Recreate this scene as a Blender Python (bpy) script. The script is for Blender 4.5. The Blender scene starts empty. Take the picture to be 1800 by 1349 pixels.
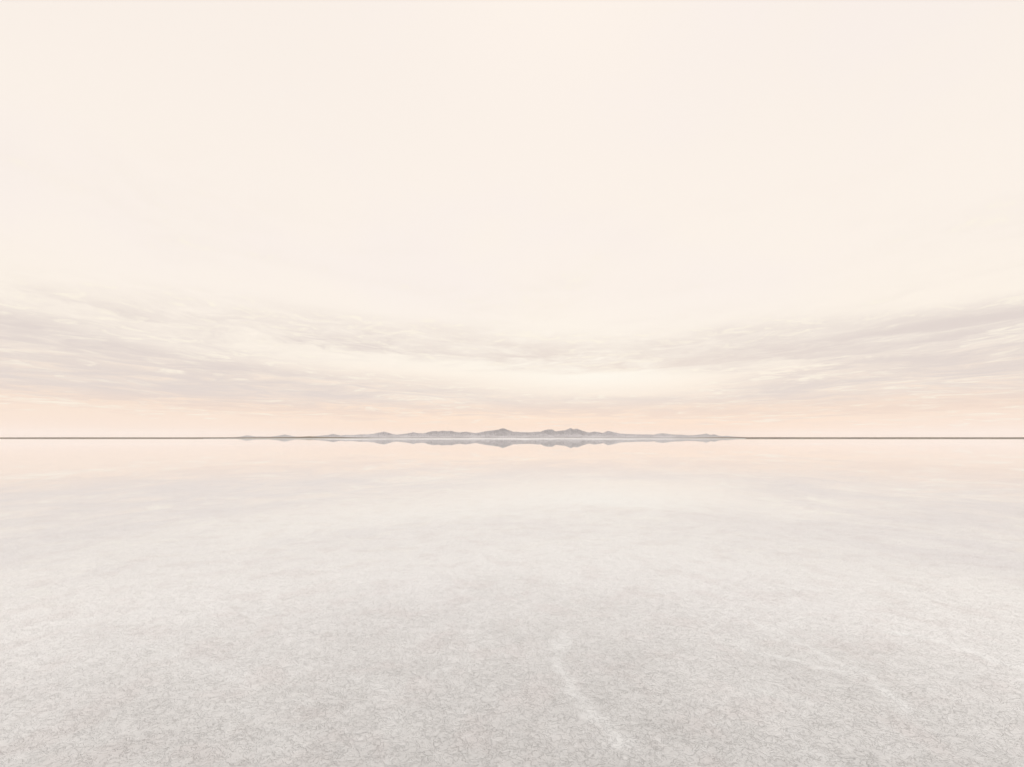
import bpy, math, random
import numpy as np

# ---------------------------------------------------------------- scene, camera
sc = bpy.context.scene
C = sc.collection
R = math.radians
F = 800.0                 # focal length in photograph pixels (1800 wide): a 16 mm lens
PITCH = math.atan(95.8 / F)
EYE = 1.5

cam = bpy.data.cameras.new("camera")
cam.sensor_width = 36.0
cam.lens = 36.0 * F / 1800.0
cam.clip_start = 0.05
cam.clip_end = 120000.0
cam_o = bpy.data.objects.new("camera", cam)
cam_o.location = (0, 0, EYE)
cam_o.rotation_euler = (R(90) + PITCH, 0, 0)
C.objects.link(cam_o)
sc.camera = cam_o


def ang(px, py):
    """azimuth (right positive) and elevation in degrees of a point seen at a photo pixel"""
    dx = (px - 900.0) / F
    dy = (674.5 - py) / F
    x = dx
    y = math.cos(PITCH) - dy * math.sin(PITCH)
    z = math.sin(PITCH) + dy * math.cos(PITCH)
    return math.degrees(math.atan2(x, y)), math.degrees(math.atan2(z, math.hypot(x, y)))


def lin(r, g, b):
    f = lambda c: c / 12.92 if c <= 0.04045 else ((c + 0.055) / 1.055) ** 2.4
    return (f(r / 255), f(g / 255), f(b / 255), 1.0)


sc.view_settings.view_transform = 'Standard'
sc.view_settings.look = 'None'
sc.view_settings.exposure = 0.0
sc.view_settings.gamma = 1.0
sc.view_settings.use_curve_mapping = False
sc.cycles.max_bounces = 8
sc.cycles.diffuse_bounces = 3
sc.cycles.glossy_bounces = 4
sc.cycles.transparent_max_bounces = 12
sc.cycles.volume_bounces = 2

# ---------------------------------------------------------------- sky
SUN_AZ, SUN_EL = 7.0, 52.0
BG = 0.1                                   # Background strength

world = bpy.data.worlds.new("World")
sc.world = world
world.use_nodes = True
nt = world.node_tree
nt.nodes.clear()


class G:
    """small helper to write node graphs as expressions"""
    def __init__(self, tree):
        self.t = tree

    def n(self, kind, **kw):
        nd = self.t.nodes.new(kind)
        for k, v in kw.items():
            setattr(nd, k, v)
        return nd

    def put(self, sock, v):
        if isinstance(v, bpy.types.NodeSocket):
            self.t.links.new(v, sock)
        else:
            sock.default_value = v

    def m(self, op, a, b=None, c=None, clamp=False):
        nd = self.n('ShaderNodeMath', operation=op, use_clamp=clamp)
        self.put(nd.inputs[0], a)
        if b is not None:
            self.put(nd.inputs[1], b)
        if c is not None:
            self.put(nd.inputs[2], c)
        return nd.outputs[0]

    def ss(self, v, lo, hi, a=0.0, b=1.0):
        nd = self.n('ShaderNodeMapRange', interpolation_type='SMOOTHSTEP')
        self.put(nd.inputs['Value'], v)
        nd.inputs['From Min'].default_value = lo
        nd.inputs['From Max'].default_value = hi
        nd.inputs['To Min'].default_value = a
        nd.inputs['To Max'].default_value = b
        return nd.outputs['Result']

    def xyz(self, x, y, z=0.0):
        nd = self.n('ShaderNodeCombineXYZ')
        self.put(nd.inputs[0], x)
        self.put(nd.inputs[1], y)
        self.put(nd.inputs[2], z)
        return nd.outputs[0]

    def sep(self, v):
        nd = self.n('ShaderNodeSeparateXYZ')
        self.put(nd.inputs[0], v)
        return nd.outputs

    def noise(self, v, scale=1.0, detail=3.0, rough=0.5, dist=0.0, color=False):
        nd = self.n('ShaderNodeTexNoise')
        self.put(nd.inputs['Vector'], v)
        nd.inputs['Scale'].default_value = scale
        nd.inputs['Detail'].default_value = detail
        nd.inputs['Roughness'].default_value = rough
        nd.inputs['Distortion'].default_value = dist
        return nd.outputs['Color' if color else 'Fac']

    def mix(self, fac, a, b, mode='MIX'):
        nd = self.n('ShaderNodeMix', data_type='RGBA', blend_type=mode)
        self.put(nd.inputs[0], fac)
        self.put(nd.inputs[6], a)
        self.put(nd.inputs[7], b)
        return nd.outputs[2]


g = G(nt)
tc = g.n('ShaderNodeTexCoord')
dx, dy, dz = g.sep(tc.outputs['Generated'])
az = g.m('MULTIPLY', g.m('ARCTAN2', dx, dy), 57.29578)
el = g.m('MULTIPLY', g.m('ARCSINE', dz), 57.29578)
# streak coordinate: cloud bands fan outwards and upwards from the low sun
azc = g.m('SUBTRACT', az, 7.0)
fan = g.m('SQRT', g.m('MULTIPLY_ADD', azc, azc, 30.0))
s = g.m('DIVIDE', el, g.m('MULTIPLY_ADD', fan, 0.0065, 1.0))
ls = g.m('LOGARITHM', g.m('ADD', g.m('MAXIMUM', s, 0.0), 3.0), 2.718)
P = g.xyz(g.m('MULTIPLY', az, 0.045), g.m('MULTIPLY', ls, 4.2), 0.37)
# broad and fine streaks
n_big = g.noise(P, 1.0, 4.0, 0.55, 0.4)
# the finer wisps lie flatter than the bands they make up
s2 = g.m('DIVIDE', el, g.m('MULTIPLY_ADD', fan, 0.0035, 1.0))
ls2 = g.m('LOGARITHM', g.m('ADD', g.m('MAXIMUM', s2, 0.0), 3.0), 2.718)
ls2 = g.m('MULTIPLY_ADD', g.m('SUBTRACT', n_big, 0.5), 0.22, ls2)
n_mid = g.noise(g.xyz(g.m('MULTIPLY', az, 0.15), g.m('MULTIPLY', ls2, 13.0), 5.1), 1.0, 6.0, 0.62, 0.9)
n_fine = g.noise(g.xyz(g.m('MULTIPLY', az, 0.34), g.m('MULTIPLY', ls2, 26.0), 9.7), 1.0, 5.0, 0.62, 0.9)
# warped position for the cloud masses
wx = g.m('MULTIPLY_ADD', g.m('SUBTRACT', n_big, 0.5), 16.0, az)
wy = g.m('MULTIPLY_ADD', g.m('SUBTRACT', n_mid, 0.5), 3.0,
         g.m('MULTIPLY_ADD', g.m('SUBTRACT', n_fine, 0.5), 1.2, el))
W = g.xyz(wx, wy, 0.0)


def blob(px, py, hw, hh, tilt_px=0.0, vec=None):
    """soft mass: centre and half sizes given as they appear in the photo, kept as sky angles.
    tilt_px: how far its right end (at +hw) sits below its centre"""
    a0, e0 = ang(px, py)
    a1, _ = ang(px + hw * 0.5, py)
    a2, _ = ang(px - hw * 0.5, py)
    _, e1 = ang(px, py - hh)
    _, e3 = ang(px, py + tilt_px)
    sa = a1 - a2
    se = e1 - e0
    t = math.atan2(e3 - e0, sa)
    mp = g.n('ShaderNodeMapping', vector_type='TEXTURE')
    g.put(mp.inputs['Vector'], vec if vec is not None else W)
    mp.inputs['Location'].default_value = (a0, e0, 0)
    mp.inputs['Rotation'].default_value = (0, 0, t)
    mp.inputs['Scale'].default_value = (sa * 1.5, se * 1.5, 1000)
    gr = g.n('ShaderNodeTexGradient', gradient_type='QUADRATIC_SPHERE')
    g.put(gr.inputs['Vector'], mp.outputs[0])
    return gr.outputs['Fac']


def total(items, vec=None):
    acc = None
    for (px, py, hw, hh, tl, amp) in items:
        b = blob(px, py, hw, hh, tl, vec)
        acc = g.m('MULTIPLY', b, amp) if acc is None else g.m('MULTIPLY_ADD', b, amp, acc)
    return acc


masses = total([
    (40, 620, 600, 104, 12, 1.5),
    (-40, 566, 330, 50, 30, 0.8),
    (330, 668, 560, 52, 12, 1.6),
    (720, 694, 460, 36, 10, 1.3),
    (-500, 620, 700, 120, 0, 1.0),
    (1680, 640, 520, 100, -14, 1.5),
    (1330, 645, 380, 66, -6, 1.1),
    (2300, 610, 700, 150, 0, 0.8),
    (1000, 622, 220, 40, 6, 0.58),
    (1280, 590, 360, 60, -14, 0.50),
    (1740, 560, 420, 50, -20, 0.65),
    (1420, 712, 520, 38, 0, 1.0),
    (930, 724, 640, 26, 2, 0.8),
    (80, 512, 420, 36, 24, 0.50),
    (430, 550, 480, 48, 30, 0.48),
    (620, 600, 420, 50, 24, 0.52),
    (860, 600, 280, 50, 10, 0.30),
    (740, 576, 380, 44, 28, 0.30),
])
gaps = total([
    (1080, 667, 320, 22, 0, 1.6),
    (800, 646, 300, 10, 22, 0.9),
    (560, 612, 420, 7, 24, 0.65),
    (500, 566, 300, 6, 26, 0.45),
    (820, 606, 240, 6, 12, 0.45),
    (930, 590, 200, 7, 2, 0.4),
    (60, 704, 300, 8, 0, 0.6),
    (100, 530, 330, 6, 24, 0.3),
    (1400, 640, 160, 9, -12, 0.7),
    (1660, 600, 280, 7, -24, 0.6),
    (1500, 655, 260, 6, -14, 0.5),
    (200, 640, 260, 6, 14, 0.35),
    (330, 585, 300, 7, 22, 0.5),
    (1230, 682, 160, 8, -2, 0.5),
    (640, 560, 240, 10, 26, 0.5),
])
masses = g.m('MINIMUM', masses, 1.0)
streak = g.m('MULTIPLY_ADD', n_mid, 0.50, g.m('MULTIPLY_ADD', n_fine, 0.28, g.m('MULTIPLY', n_big, 0.42)))
dens = g.m('MULTIPLY_ADD', g.m('SUBTRACT', streak, 0.60), 4.0, g.m('SUBTRACT', masses, 0.02))
dens = g.m('MULTIPLY', g.ss(dens, -0.15, 1.40), g.ss(masses, 0.0, 0.40))
gaps = g.ss(g.m('MULTIPLY_ADD', g.m('SUBTRACT', n_fine, 0.5), 0.9, g.m('MULTIPLY_ADD', g.m('SUBTRACT', n_mid, 0.5), 0.9, gaps)), 0.05, 1.25)
dens = g.m('MULTIPLY', dens, g.m('SUBTRACT', 1.0, gaps))
grain = g.m('ADD', g.m('MULTIPLY', g.ss(n_mid, 0.36, 0.66), 0.65), g.m('MULTIPLY', g.ss(n_fine, 0.34, 0.68), 0.35))
# faint veil streaks above the masses
up = g.m('MULTIPLY', g.ss(el, 9.0, 13.0), g.ss(el, 34.0, 17.0))
veil = g.m('MULTIPLY', g.m('MULTIPLY', up, g.ss(n_big, 0.46, 0.66)), g.m('MULTIPLY', grain, 0.32))
dens = g.m('MAXIMUM', dens, veil)

# clear part of the overcast: cream above, peach at the horizon
ramp = g.n('ShaderNodeValToRGB')
g.put(ramp.inputs[0], g.m('DIVIDE', el, 60.0, clamp=True))
cr = ramp.color_ramp
cr.interpolation = 'EASE'
stops = [(0.0, lin(254, 222, 197)), (0.05, lin(254, 228, 205)), (0.095, lin(253, 235, 217)),
         (0.16, lin(253, 243, 230)), (0.33, lin(252, 242, 232)), (0.7, lin(250, 240, 231)),
         (1.0, lin(250, 240, 231))]
while len(cr.elements) < len(stops):
    cr.elements.new(0.5)
for e, (p, c) in zip(cr.elements, stops):
    e.position = p
    e.color = c
base = ramp.outputs[0]
tone = g.noise(g.xyz(g.m('MULTIPLY', az, 0.03), g.m('MULTIPLY', el, 0.06), 3.3), 1.0, 3.0, 0.5, 0.3)
base = g.mix(g.m('MULTIPLY', g.ss(tone, 0.42, 0.66), g.ss(el, 10.0, 20.0, 0.0, 0.6)), base, lin(249, 239, 233))
base = g.mix(g.m('MULTIPLY', g.ss(fan, 15.0, 45.0), g.ss(el, 6.0, 2.0, 0.0, 0.45)), base, lin(246, 229, 216))
glow = total([(1050, 662, 430, 60, 0, 0.95), (940, 590, 420, 60, 0, 0.30)], g.xyz(az, el, 0.0))
base = g.mix(glow, base, lin(255, 249, 237))
# cloud colour: mauve grey, warmer low down
ccol = g.mix(g.ss(el, 5.2, 2.4), lin(224, 212, 206), lin(241, 217, 200))
ccol = g.mix(g.ss(el, 10.0, 16.0), ccol, lin(240, 229, 219))
ccol = g.mix(g.m('MULTIPLY', glow, 0.75), ccol, lin(247, 231, 215))     # thinner and warmer near the sun
col = g.mix(g.m('MULTIPLY', dens, 0.98), base, ccol)
# bright lit edges of the streaks
edge = g.m('MULTIPLY', g.ss(g.m('MULTIPLY', dens, g.m('SUBTRACT', 1.0, dens)), 0.06, 0.25),
           g.ss(n_fine, 0.50, 0.66))
col = g.mix(g.m('MULTIPLY', edge, 0.7), col, lin(255, 246, 230))
# unseen deck: brightened overhead, darkened behind the camera, to shape light on the ground
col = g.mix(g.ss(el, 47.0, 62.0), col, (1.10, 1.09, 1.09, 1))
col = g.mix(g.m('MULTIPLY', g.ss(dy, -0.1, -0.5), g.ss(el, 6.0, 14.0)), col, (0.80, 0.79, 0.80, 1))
sky = g.n('ShaderNodeTexSky', sky_type='NISHITA')
sky.sun_disc = False
sky.sun_elevation = R(SUN_EL)
sky.sun_rotation = R(SUN_AZ)
sky.dust_density = 3.0
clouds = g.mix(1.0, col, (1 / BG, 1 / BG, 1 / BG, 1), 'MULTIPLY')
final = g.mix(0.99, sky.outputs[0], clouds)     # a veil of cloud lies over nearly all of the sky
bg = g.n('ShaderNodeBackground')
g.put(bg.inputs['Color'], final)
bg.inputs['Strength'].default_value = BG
wo = g.n('ShaderNodeOutputWorld')
nt.links.new(bg.outputs[0], wo.inputs['Surface'])
world.cycles.sampling_method = 'MANUAL'
world.cycles.sample_map_resolution = 512

# the sun, behind the cloud deck
sun = bpy.data.lights.new("sun", 'SUN')
sun.energy = 1.3
sun.angle = R(12)
sun.color = (1.0, 0.955, 0.91)
sun_o = bpy.data.objects.new("sun", sun)
sun_o.rotation_euler = (R(90 - SUN_EL), 0, R(180 - SUN_AZ))
C.objects.link(sun_o)

# ---------------------------------------------------------------- helpers
rng = np.random.RandomState(7)


def lattice(seed):
    r = np.random.RandomState(seed)
    a = r.rand(256, 256) * 2 * np.pi
    return np.cos(a), np.sin(a)


LAT = [lattice(k) for k in range(6)]


def perlin(x, y, seed=0):
    gx, gy = LAT[seed % 6]
    xi = np.floor(x).astype(np.int64)
    yi = np.floor(y).astype(np.int64)
    fx, fy = x - xi, y - yi
    u = fx * fx * fx * (fx * (fx * 6 - 15) + 10)
    v = fy * fy * fy * (fy * (fy * 6 - 15) + 10)

    def d(i, j):
        a, b = (xi + i) & 255, (yi + j) & 255
        return gx[a, b] * (fx - i) + gy[a, b] * (fy - j)
    return ((d(0, 0) * (1 - u) + d(1, 0) * u) * (1 - v) + (d(0, 1) * (1 - u) + d(1, 1) * u) * v) * 1.5


def fbm(x, y, octs=4, seed=0, gain=0.5):
    t = np.zeros_like(x)
    a = 1.0
    for k in range(octs):
        t += a * perlin(x * 2 ** k + 17.3 * k, y * 2 ** k - 9.1 * k, seed + k)
        a *= gain
    return t


def sstep(v, a, b):
    t = np.clip((v - a) / (b - a), 0, 1)
    return t * t * (3 - 2 * t)


def grid_object(name, X, Y, Z, mat, attrs=None, wrap=False, smooth=True):
    """one mesh from a (rows x columns) grid of points"""
    nr, nc = X.shape
    co = np.stack([X, Y, Z], -1).reshape(-1, 3).astype(np.float32)
    i, j = np.meshgrid(np.arange(nr - 1), np.arange(nc if wrap else nc - 1), indexing='ij')
    j2 = (j + 1) % nc
    q = np.stack([i * nc + j, i * nc + j2, (i + 1) * nc + j2, (i + 1) * nc + j], -1).reshape(-1, 4)
    me = bpy.data.meshes.new(name)
    me.vertices.add(len(co))
    me.vertices.foreach_set('co', co.ravel())
    me.loops.add(q.size)
    me.loops.foreach_set('vertex_index', q.ravel().astype(np.int32))
    me.polygons.add(len(q))
    me.polygons.foreach_set('loop_start', (np.arange(len(q)) * 4).astype(np.int32))
    me.polygons.foreach_set('use_smooth', np.full(len(q), smooth))
    me.update(calc_edges=True)
    for k, v in (attrs or {}).items():
        at = me.attributes.new(k, 'FLOAT', 'POINT')
        at.data.foreach_set('value', v.ravel().astype(np.float32))
    me.materials.append(mat)
    me.validate()
    o = bpy.data.objects.new(name, me)
    C.objects.link(o)
    return o


def tag(o, label, cat, kind=None, group=None):
    o['label'] = label
    o['category'] = cat
    if kind:
        o['kind'] = kind
    if group:
        o['group'] = group


def material(name):
    m = bpy.data.materials.new(name)
    m.use_nodes = True
    m.node_tree.nodes.clear()
    gg = G(m.node_tree)
    out = gg.n('ShaderNodeOutputMaterial')
    return m, gg, out


# ---------------------------------------------------------------- salt flat
def ground_xy(px, py):
    a, e = ang(px, py)
    r = EYE / math.tan(R(-e))
    return r * math.sin(R(a)), r * math.cos(R(a))


def salt_material():
    m, q, out = material("wet_salt")
    geo = q.n('ShaderNodeNewGeometry')
    pos = geo.outputs['Position']
    px_, py_, pz_ = q.sep(pos)
    flat = q.xyz(px_, py_, 0.0)
    st = q.n('ShaderNodeAttribute', attribute_name='deposit')
    dep = st.outputs['Fac']
    # curly wrinkles in the crust: lines where a warped noise crosses its middle value
    warp = q.noise(flat, 9.0, 3.0, 0.6, 0.0, color=True)
    wv = q.n('ShaderNodeVectorMath', operation='MULTIPLY_ADD')
    q.put(wv.inputs[0], warp)
    wv.inputs[1].default_value = (0.10, 0.10, 0.10)
    q.put(wv.inputs[2], flat)
    wv = wv.outputs[0]
    n1 = q.noise(wv, 19.0, 2.5, 0.5, 0.4)
    n2 = q.noise(wv, 36.0, 2.0, 0.5, 0.6)
    n3 = q.noise(flat, 60.0, 3.0, 0.6, 0.0)
    l1 = q.m('ABSOLUTE', q.m('SUBTRACT', n1, 0.5))
    l2 = q.m('ABSOLUTE', q.m('SUBTRACT', n2, 0.48))
    ridge = q.ss(l1, 0.05, 0.0)
    crease = q.ss(l2, 0.045, 0.0)
    brk = q.noise(flat, 15.0, 3.0, 0.6, 0.5)
    ridge = q.m('MULTIPLY', ridge, q.ss(brk, 0.38, 0.60))
    crease = q.m('MULTIPLY', crease, q.ss(brk, 0.66, 0.44))
    patch = q.noise(flat, 1.1, 4.0, 0.6, 0.3)
    patch2 = q.noise(flat, 4.5, 4.0, 0.6, 0.3)
    pink = q.noise(flat, 2.7, 3.0, 0.6, 0.2)
    # height
    h = q.m('MULTIPLY', ridge, 0.55)
    h = q.m('MULTIPLY_ADD', n1, 1.0, h)
    h = q.m('MULTIPLY_ADD', n2, 0.8, h)
    h = q.m('MULTIPLY_ADD', crease, -0.5, h)
    h = q.m('MULTIPLY_ADD', n3, 0.45, h)
    # colour of the salt: white ridges and deposits, faint pink mud, darker creases
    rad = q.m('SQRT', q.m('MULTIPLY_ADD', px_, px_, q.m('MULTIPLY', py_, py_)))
    far_tone = q.ss(q.m('MULTIPLY_ADD', q.m('SUBTRACT', patch, 0.5), 2.5, rad), 1.6, 6.0)  # salt tone: darker near the camera, paler farther out
    col = q.mix(far_tone, (0.61, 0.598, 0.586, 1), (0.82, 0.808, 0.797, 1))
    col = q.mix(q.m('MULTIPLY', q.ss(patch2, 0.42, 0.68), 0.22), col, (0.80, 0.79, 0.78, 1))
    col = q.mix(q.m('MULTIPLY', q.ss(pink, 0.48, 0.66), 0.26), col, (0.66, 0.60, 0.585, 1))
    col = q.mix(q.m('MULTIPLY', q.m('MULTIPLY', crease, q.ss(patch2, 0.85, 0.35)), 0.27), col, (0.42, 0.405, 0.39, 1))
    col = q.mix(q.m('MULTIPLY', ridge, 0.34), col, (0.86, 0.85, 0.84, 1))
    col = q.mix(dep, col, (0.86, 0.86, 0.85, 1))
    bump = q.n('ShaderNodeBump')
    bump.inputs['Strength'].default_value = 1.0
    bump.inputs['Distance'].default_value = 0.0048
    q.put(bump.inputs['Height'], h)
    b = q.n('ShaderNodeBsdfPrincipled')
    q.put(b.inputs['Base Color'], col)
    b.inputs['Roughness'].default_value = 0.8
    b.inputs['Specular IOR Level'].default_value = 0.0
    q.put(b.inputs['Normal'], bump.outputs[0])
    m.node_tree.links.new(b.outputs[0], out.inputs['Surface'])
    return m


# rows get farther apart with distance, columns are dense in front of the camera
r_near = np.linspace(0.05, 1.6, 12)
r_a = np.geomspace(1.62, 14.0, 420)
r_b = np.geomspace(14.2, 400.0, 120)
r_c = np.geomspace(410.0, 25000.0, 60)
rows = np.concatenate([r_near, r_a, r_b, r_c])
cols = np.concatenate([np.linspace(-180, -66, 40)[:-1], np.linspace(-66, 66, 760), np.linspace(66, 180, 40)[1:-1]])
RR, AA = np.meshgrid(rows, np.radians(cols), indexing='ij')
GX, GY = RR * np.sin(AA), RR * np.cos(AA)
und = fbm(GX * 0.35, GY * 0.35, 3, 1)
base_h = -0.018 - 0.012 * sstep(RR, 4.5, 17.0) - 0.25 * sstep(RR, 15, 300) - 2.0 * sstep(RR, 300, 9000)
near = 1 - sstep(RR, 9.0, 22.0)
relief = fbm(GX * 5.0, GY * 5.0, 3, 2, 0.6) * 0.0035 + np.abs(fbm(GX * 11.0, GY * 11.0, 2, 4)) * -0.004
GZ = base_h + near * (relief + und * 0.006)

# pale salt deposits left along old tracks and runnels
tracks = [
    ([(992, 1100), (984, 1130), (982, 1165), (1010, 1210), (1050, 1255), (1085, 1290), (1105, 1310)], 0.040, 0.9),
    ([(820, 1085), (850, 1120), (800, 1160), (750, 1195)], 0.06, 0.45),
    ([(1320, 1085), (1370, 1110), (1450, 1150), (1520, 1180), (1550, 1205), (1590, 1240)], 0.040, 0.95),
    ([(1330, 1145), (1400, 1155), (1440, 1170), (1500, 1185)], 0.04, 1.0),
    ([(1300, 1140), (1345, 1105), (1400, 1090)], 0.06, 0.5),
    ([(1240, 1215), (1330, 1210), (1420, 1230)], 0.05, 0.45),
    ([(1385, 1285), (1420, 1310), (1480, 1330)], 0.04, 0.6),
    ([(1560, 1105), (1640, 1120), (1710, 1140), (1800, 1170), (1900, 1200)], 0.045, 1.2),
    ([(1790, 1060), (1700, 1030), (1600, 1020)], 0.06, 0.7),
    ([(250, 1130), (340, 1160), (400, 1180), (440, 1200)], 0.06, 0.5),
    ([(640, 1190), (690, 1215), (700, 1260)], 0.07, 0.4),
    ([(100, 1090), (250, 1075), (380, 1085)], 0.08, 0.35),
    ([(1350, 1260), (1400, 1300), (1430, 1345)], 0.05, 0.4),
    ([(1650, 1210), (1750, 1230), (1850, 1260)], 0.06, 0.4),
    ([(430, 1240), (500, 1290), (520, 1349)], 0.06, 0.3),
]
dep = np.zeros_like(GX)
zone = (RR > 1.5) & (RR < 14)
zx, zy = GX[zone], GY[zone]
wob = fbm(zx * 4, zy * 4, 3, 3) * 0.05
wob2 = fbm(zx * 4 + 50, zy * 4, 3, 5) * 0.05
acc = np.zeros_like(zx)
for pts, wd, amp in tracks:
    w = [ground_xy(*p) for p in pts]
    best = np.full_like(zx, 1e9)
    for (x0, y0), (x1, y1) in zip(w[:-1], w[1:]):
        ex, ey = x1 - x0, y1 - y0
        t = np.clip(((zx + wob - x0) * ex + (zy + wob2 - y0) * ey) / (ex * ex + ey * ey), 0, 1)
        best = np.minimum(best, np.hypot(zx + wob - x0 - t * ex, zy + wob2 - y0 - t * ey))
    acc = np.maximum(acc, amp * np.exp(-(best / wd) ** 2))
acc *= np.clip(0.8 + 0.4 * fbm(zx * 6, zy * 6, 3, 0), 0.35, 1.0)
dep[zone] = acc * 0.62
GZ = GZ + dep * 0.004
salt = grid_object("salt_flat", GX, GY, GZ, salt_material(), {'deposit': dep}, wrap=True)
tag(salt, "pale crusted salt flat filling the whole foreground", "ground", 'structure')


# ---------------------------------------------------------------- water
def water_material():
    m, q, out = material("shallow_water")
    fr = q.n('ShaderNodeFresnel')
    fr.inputs['IOR'].default_value = 1.33
    geo = q.n('ShaderNodeNewGeometry')
    px_, py_, pz_ = q.sep(geo.outputs['Position'])
    gl = q.n('ShaderNodeBsdfGlossy')
    gl.inputs['Roughness'].default_value = 0.014
    gl.inputs['Color'].default_value = (1, 1, 1, 1)
    tr = q.n('ShaderNodeBsdfTransparent')
    mx = q.n('ShaderNodeMixShader')
    q.put(mx.inputs[0], fr.outputs[0])
    m.node_tree.links.new(tr.outputs[0], mx.inputs[1])
    m.node_tree.links.new(gl.outputs[0], mx.inputs[2])
    m.node_tree.links.new(mx.outputs[0], out.inputs['Surface'])
    return m


wr = np.geomspace(0.05, 24900.0, 60)
wa = np.radians(np.linspace(-180, 180, 181)[:-1])
WR, WA = np.meshgrid(wr, wa, indexing='ij')
water = grid_object("water", WR * np.sin(WA), WR * np.cos(WA), np.zeros_like(WR), water_material(), wrap=True)
tag(water, "still shallow water mirroring the sky across the middle of the flat", "water", 'structure')


# ---------------------------------------------------------------- far shore, hills
def rock_material(name, c0, c1, scale, top=0.0):
    m, q, out = material(name)
    geo = q.n('ShaderNodeNewGeometry')
    n = q.noise(geo.outputs['Position'], scale, 6.0, 0.62, 0.4)
    z = q.sep(geo.outputs['Position'])[2]
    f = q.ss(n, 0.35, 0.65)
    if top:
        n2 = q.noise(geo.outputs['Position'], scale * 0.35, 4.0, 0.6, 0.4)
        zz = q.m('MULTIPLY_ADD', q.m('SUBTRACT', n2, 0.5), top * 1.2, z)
        f = q.m('MULTIPLY_ADD', f, 0.45, q.ss(zz, top, 0.0, 0.0, 0.55))  # paler towards the foot: scree, with low haze painted into the colour
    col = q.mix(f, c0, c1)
    b = q.n('ShaderNodeBsdfPrincipled')
    q.put(b.inputs['Base Color'], col)
    b.inputs['Roughness'].default_value = 0.95
    b.inputs['Specular IOR Level'].default_value = 0.1
    m.node_tree.links.new(b.outputs[0], out.inputs['Surface'])
    return m


def terrain(name, prof, dist, depth, mat, step=0.03, rough=1.0, seed=0, zbase=-2.0):
    """land with the skyline prof = [(photo x, photo pixels above the horizon)], its crest at 'dist'"""
    ax = np.array([ang(p[0], 770)[0] for p in prof])
    # true height: pixels over focal length, times distance along that direction
    hh = np.array([p[1] * 1.05 / F * math.cos(R(ang(p[0], 770)[0])) * dist for p in prof])
    a = np.arange(ax[0], ax[-1] + step, step)
    k = 41
    rows_ = np.linspace(-1, 1, k)
    A, T = np.meshgrid(np.radians(a), rows_, indexing='xy')
    H = np.interp(np.degrees(A), ax, hh)
    D = dist + T * depth
    n = fbm(np.degrees(A) * 1.1, T * 3.5, 5, seed, 0.55)
    n2 = fbm(np.degrees(A) * 2.6 + 40, T * 2.0, 4, seed + 2, 0.6)
    fall = np.where(T < 0, (1 + T) ** 0.9, 1 - T ** 2 * 1.0)
    fall = np.clip(fall + (0.34 * n - 0.22 * np.abs(n2)) * rough * np.sin(np.pi * (T + 1) / 2) * (np.abs(T) > 0.02), 0, 1.0)
    Z = (H + 0.04 * H * n2 * rough) * fall * np.where(T < 0, D / dist, 1.0) + zbase * (1 - fall)
    return grid_object(name, D * np.sin(A), D * np.cos(A), Z, mat)


shore_prof = [(-2400, 2.0), (0, 1.3), (120, 1.5), (300, 1.35), (430, 1.5), (520, 2.1), (545, 3.2), (560, 2.3), (600, 1.8), (660, 0.6), (900, 0.35), (1180, 0.5),
              (1260, 1.5), (1320, 1.7), (1500, 1.5), (1600, 1.7), (1700, 1.5), (1800, 1.6), (4200, 2.0)]
range_prof = [(520, 0), (545, 2.4), (560, 3.8), (575, 5.0), (586, 6.7), (592, 5.5), (600, 4.5), (607, 5.3), (620, 5.0), (632, 6.0),
              (645, 6.2), (655, 7.0), (664, 8.6), (675, 10.6), (683, 8.8), (690, 6.7), (697, 5.8), (706, 6.5), (716, 7.6), (726, 9.6),
              (735, 8.0), (745, 7.8), (752, 9.7), (760, 11.5), (770, 11.2), (778, 12.0), (787, 11.5), (793, 11.9),
              (800, 10.4), (808, 9.2), (818, 10.8), (827, 9.2), (837, 8.2), (845, 9.6), (853, 11.2), (865, 12.6),
              (876, 13.9), (884, 16.4), (892, 13.8), (902, 10.6), (912, 10.0), (925, 9.5), (935, 9.7), (943, 10.3),
              (950, 10.5), (957, 12.8), (964, 14.3), (970, 14.5), (977, 11.0), (985, 12.2), (993, 12.7),
              (1003, 16.4), (1010, 14.3), (1015, 15.6), (1022, 12.6), (1030, 10.3), (1037, 9.2), (1045, 10.8),
              (1055, 9.2), (1060, 8.5), (1070, 11.8), (1080, 9.5), (1090, 7.5), (1105, 6.6), (1125, 6.1), (1140, 6.0),
              (1160, 5.0), (1185, 4.0), (1205, 3.4), (1240, 3.0), (1300, 0)]
left_prof = [(400, 0.5), (420, 2.2), (426, 3.0), (433, 4.5), (440, 3.7), (450, 2.6), (475, 2.4), (490, 4.1), (500, 5.9), (508, 4.7),
             (517, 2.8), (530, 2.0), (550, 0.5)]
right_prof = [(1120, 1.0), (1150, 5.6), (1157, 7.2), (1165, 7.9), (1175, 6.8), (1185, 5.7), (1197, 5.6), (1205, 4.9), (1215, 4.6),
              (1225, 5.2), (1235, 6.2), (1242, 7.4), (1249, 5.3), (1255, 6.3), (1263, 4.0), (1270, 3.2), (1278, 3.8),
              (1285, 2.9), (1300, 2.0), (1340, 0.5)]
shore_m = rock_material("shore_earth", (0.13, 0.105, 0.07, 1), (0.22, 0.18, 0.125, 1), 0.004)
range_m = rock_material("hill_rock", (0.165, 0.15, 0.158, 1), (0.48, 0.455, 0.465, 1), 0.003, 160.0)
far_m = rock_material("far_hill_rock", (0.22, 0.205, 0.21, 1), (0.34, 0.32, 0.32, 1), 0.003)
o = terrain("shore", shore_prof, 4500.0, 420.0, shore_m, 0.08, 0.3, 3)
tag(o, "low dark strip of far shore along the whole horizon", "shore", 'structure')
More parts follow.
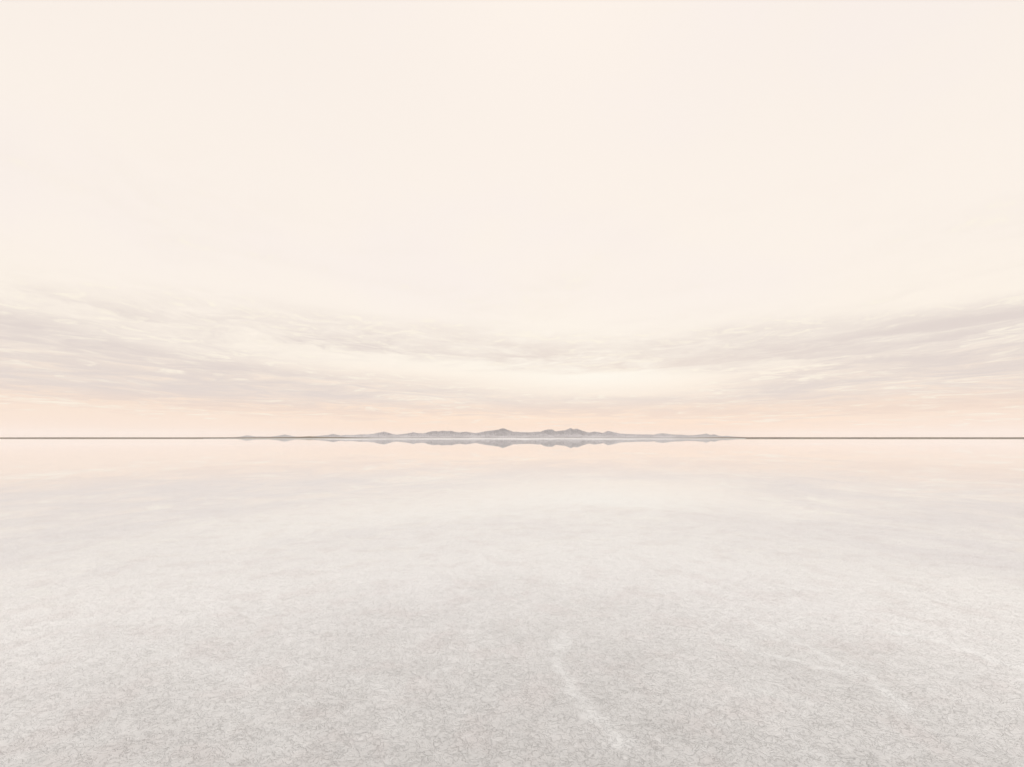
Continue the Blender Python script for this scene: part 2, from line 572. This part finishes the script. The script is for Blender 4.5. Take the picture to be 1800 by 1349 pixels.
o = terrain("mountain_range", range_prof, 11000.0, 1500.0, range_m, 0.025, 1.0, 0)
tag(o, "grey jagged mountain range in the middle of the horizon", "mountains", 'structure')
o = terrain("hills", left_prof, 16000.0, 1200.0, far_m, 0.025, 0.7, 1)
tag(o, "two faint far hills just left of the grey mountain range", "hills", 'structure')
o = terrain("hills", right_prof, 15000.0, 1200.0, far_m, 0.025, 0.7, 2)
tag(o, "low pale hills trailing off right of the grey mountain range", "hills", 'structure')

# raised white strip breaking the water in front of the mountains
bm_m, q, out = material("matte_white")
b = q.n('ShaderNodeBsdfPrincipled')
b.inputs['Base Color'].default_value = (0.92, 0.91, 0.90, 1)
b.inputs['Roughness'].default_value = 0.9
bm_m.node_tree.links.new(b.outputs[0], out.inputs['Surface'])
ba = np.radians(np.linspace(-34, 27, 400))
bt = np.linspace(0, 1, 25)
BA, BT = np.meshgrid(ba, bt, indexing='xy')
edge0 = 540 + 120 * fbm(np.degrees(BA) * 0.12, BA * 0, 3, 1) + 260 * (np.degrees(BA + 0.05) / 30) ** 2
edge1 = edge0 + 900 * np.cos(BA * 2.4)
BR = edge0 + (edge1 - edge0) * BT
BZ = 0.14 * np.sin(np.pi * BT) ** 0.5 - 0.03 + 0.015 * fbm(np.degrees(BA) * 0.8, BT * 4, 3, 2)
o = grid_object("white_strip", BR * np.sin(BA), BR * np.cos(BA), BZ, bm_m)
tag(o, "thin white strip at the water's far edge below the mountains", "salt bank", 'structure')

# ---------------------------------------------------------------- haze
hm, q, out = material("haze")
pv = q.n('ShaderNodeVolumePrincipled')
pv.inputs['Color'].default_value = (0.975, 0.945, 0.935, 1)
pv.inputs['Density'].default_value = 3.1e-5
pv.inputs['Anisotropy'].default_value = 0.0
hm.node_tree.links.new(pv.outputs[0], out.inputs['Volume'])
s_, b_, t_ = 26000.0, -4.0, 330.0
hv = [(-s_, -s_, b_), (s_, -s_, b_), (s_, s_, b_), (-s_, s_, b_), (-s_, -s_, t_), (s_, -s_, t_), (s_, s_, t_), (-s_, s_, t_)]
hf = [(3, 2, 1, 0), (4, 5, 6, 7), (0, 1, 5, 4), (1, 2, 6, 5), (2, 3, 7, 6), (3, 0, 4, 7)]
hme = bpy.data.meshes.new("haze")
hme.from_pydata(hv, [], hf)
hme.materials.append(hm)
ho = bpy.data.objects.new("haze", hme)
C.objects.link(ho)
tag(ho, "thin pale haze over the water and the far mountains", "haze", 'stuff')
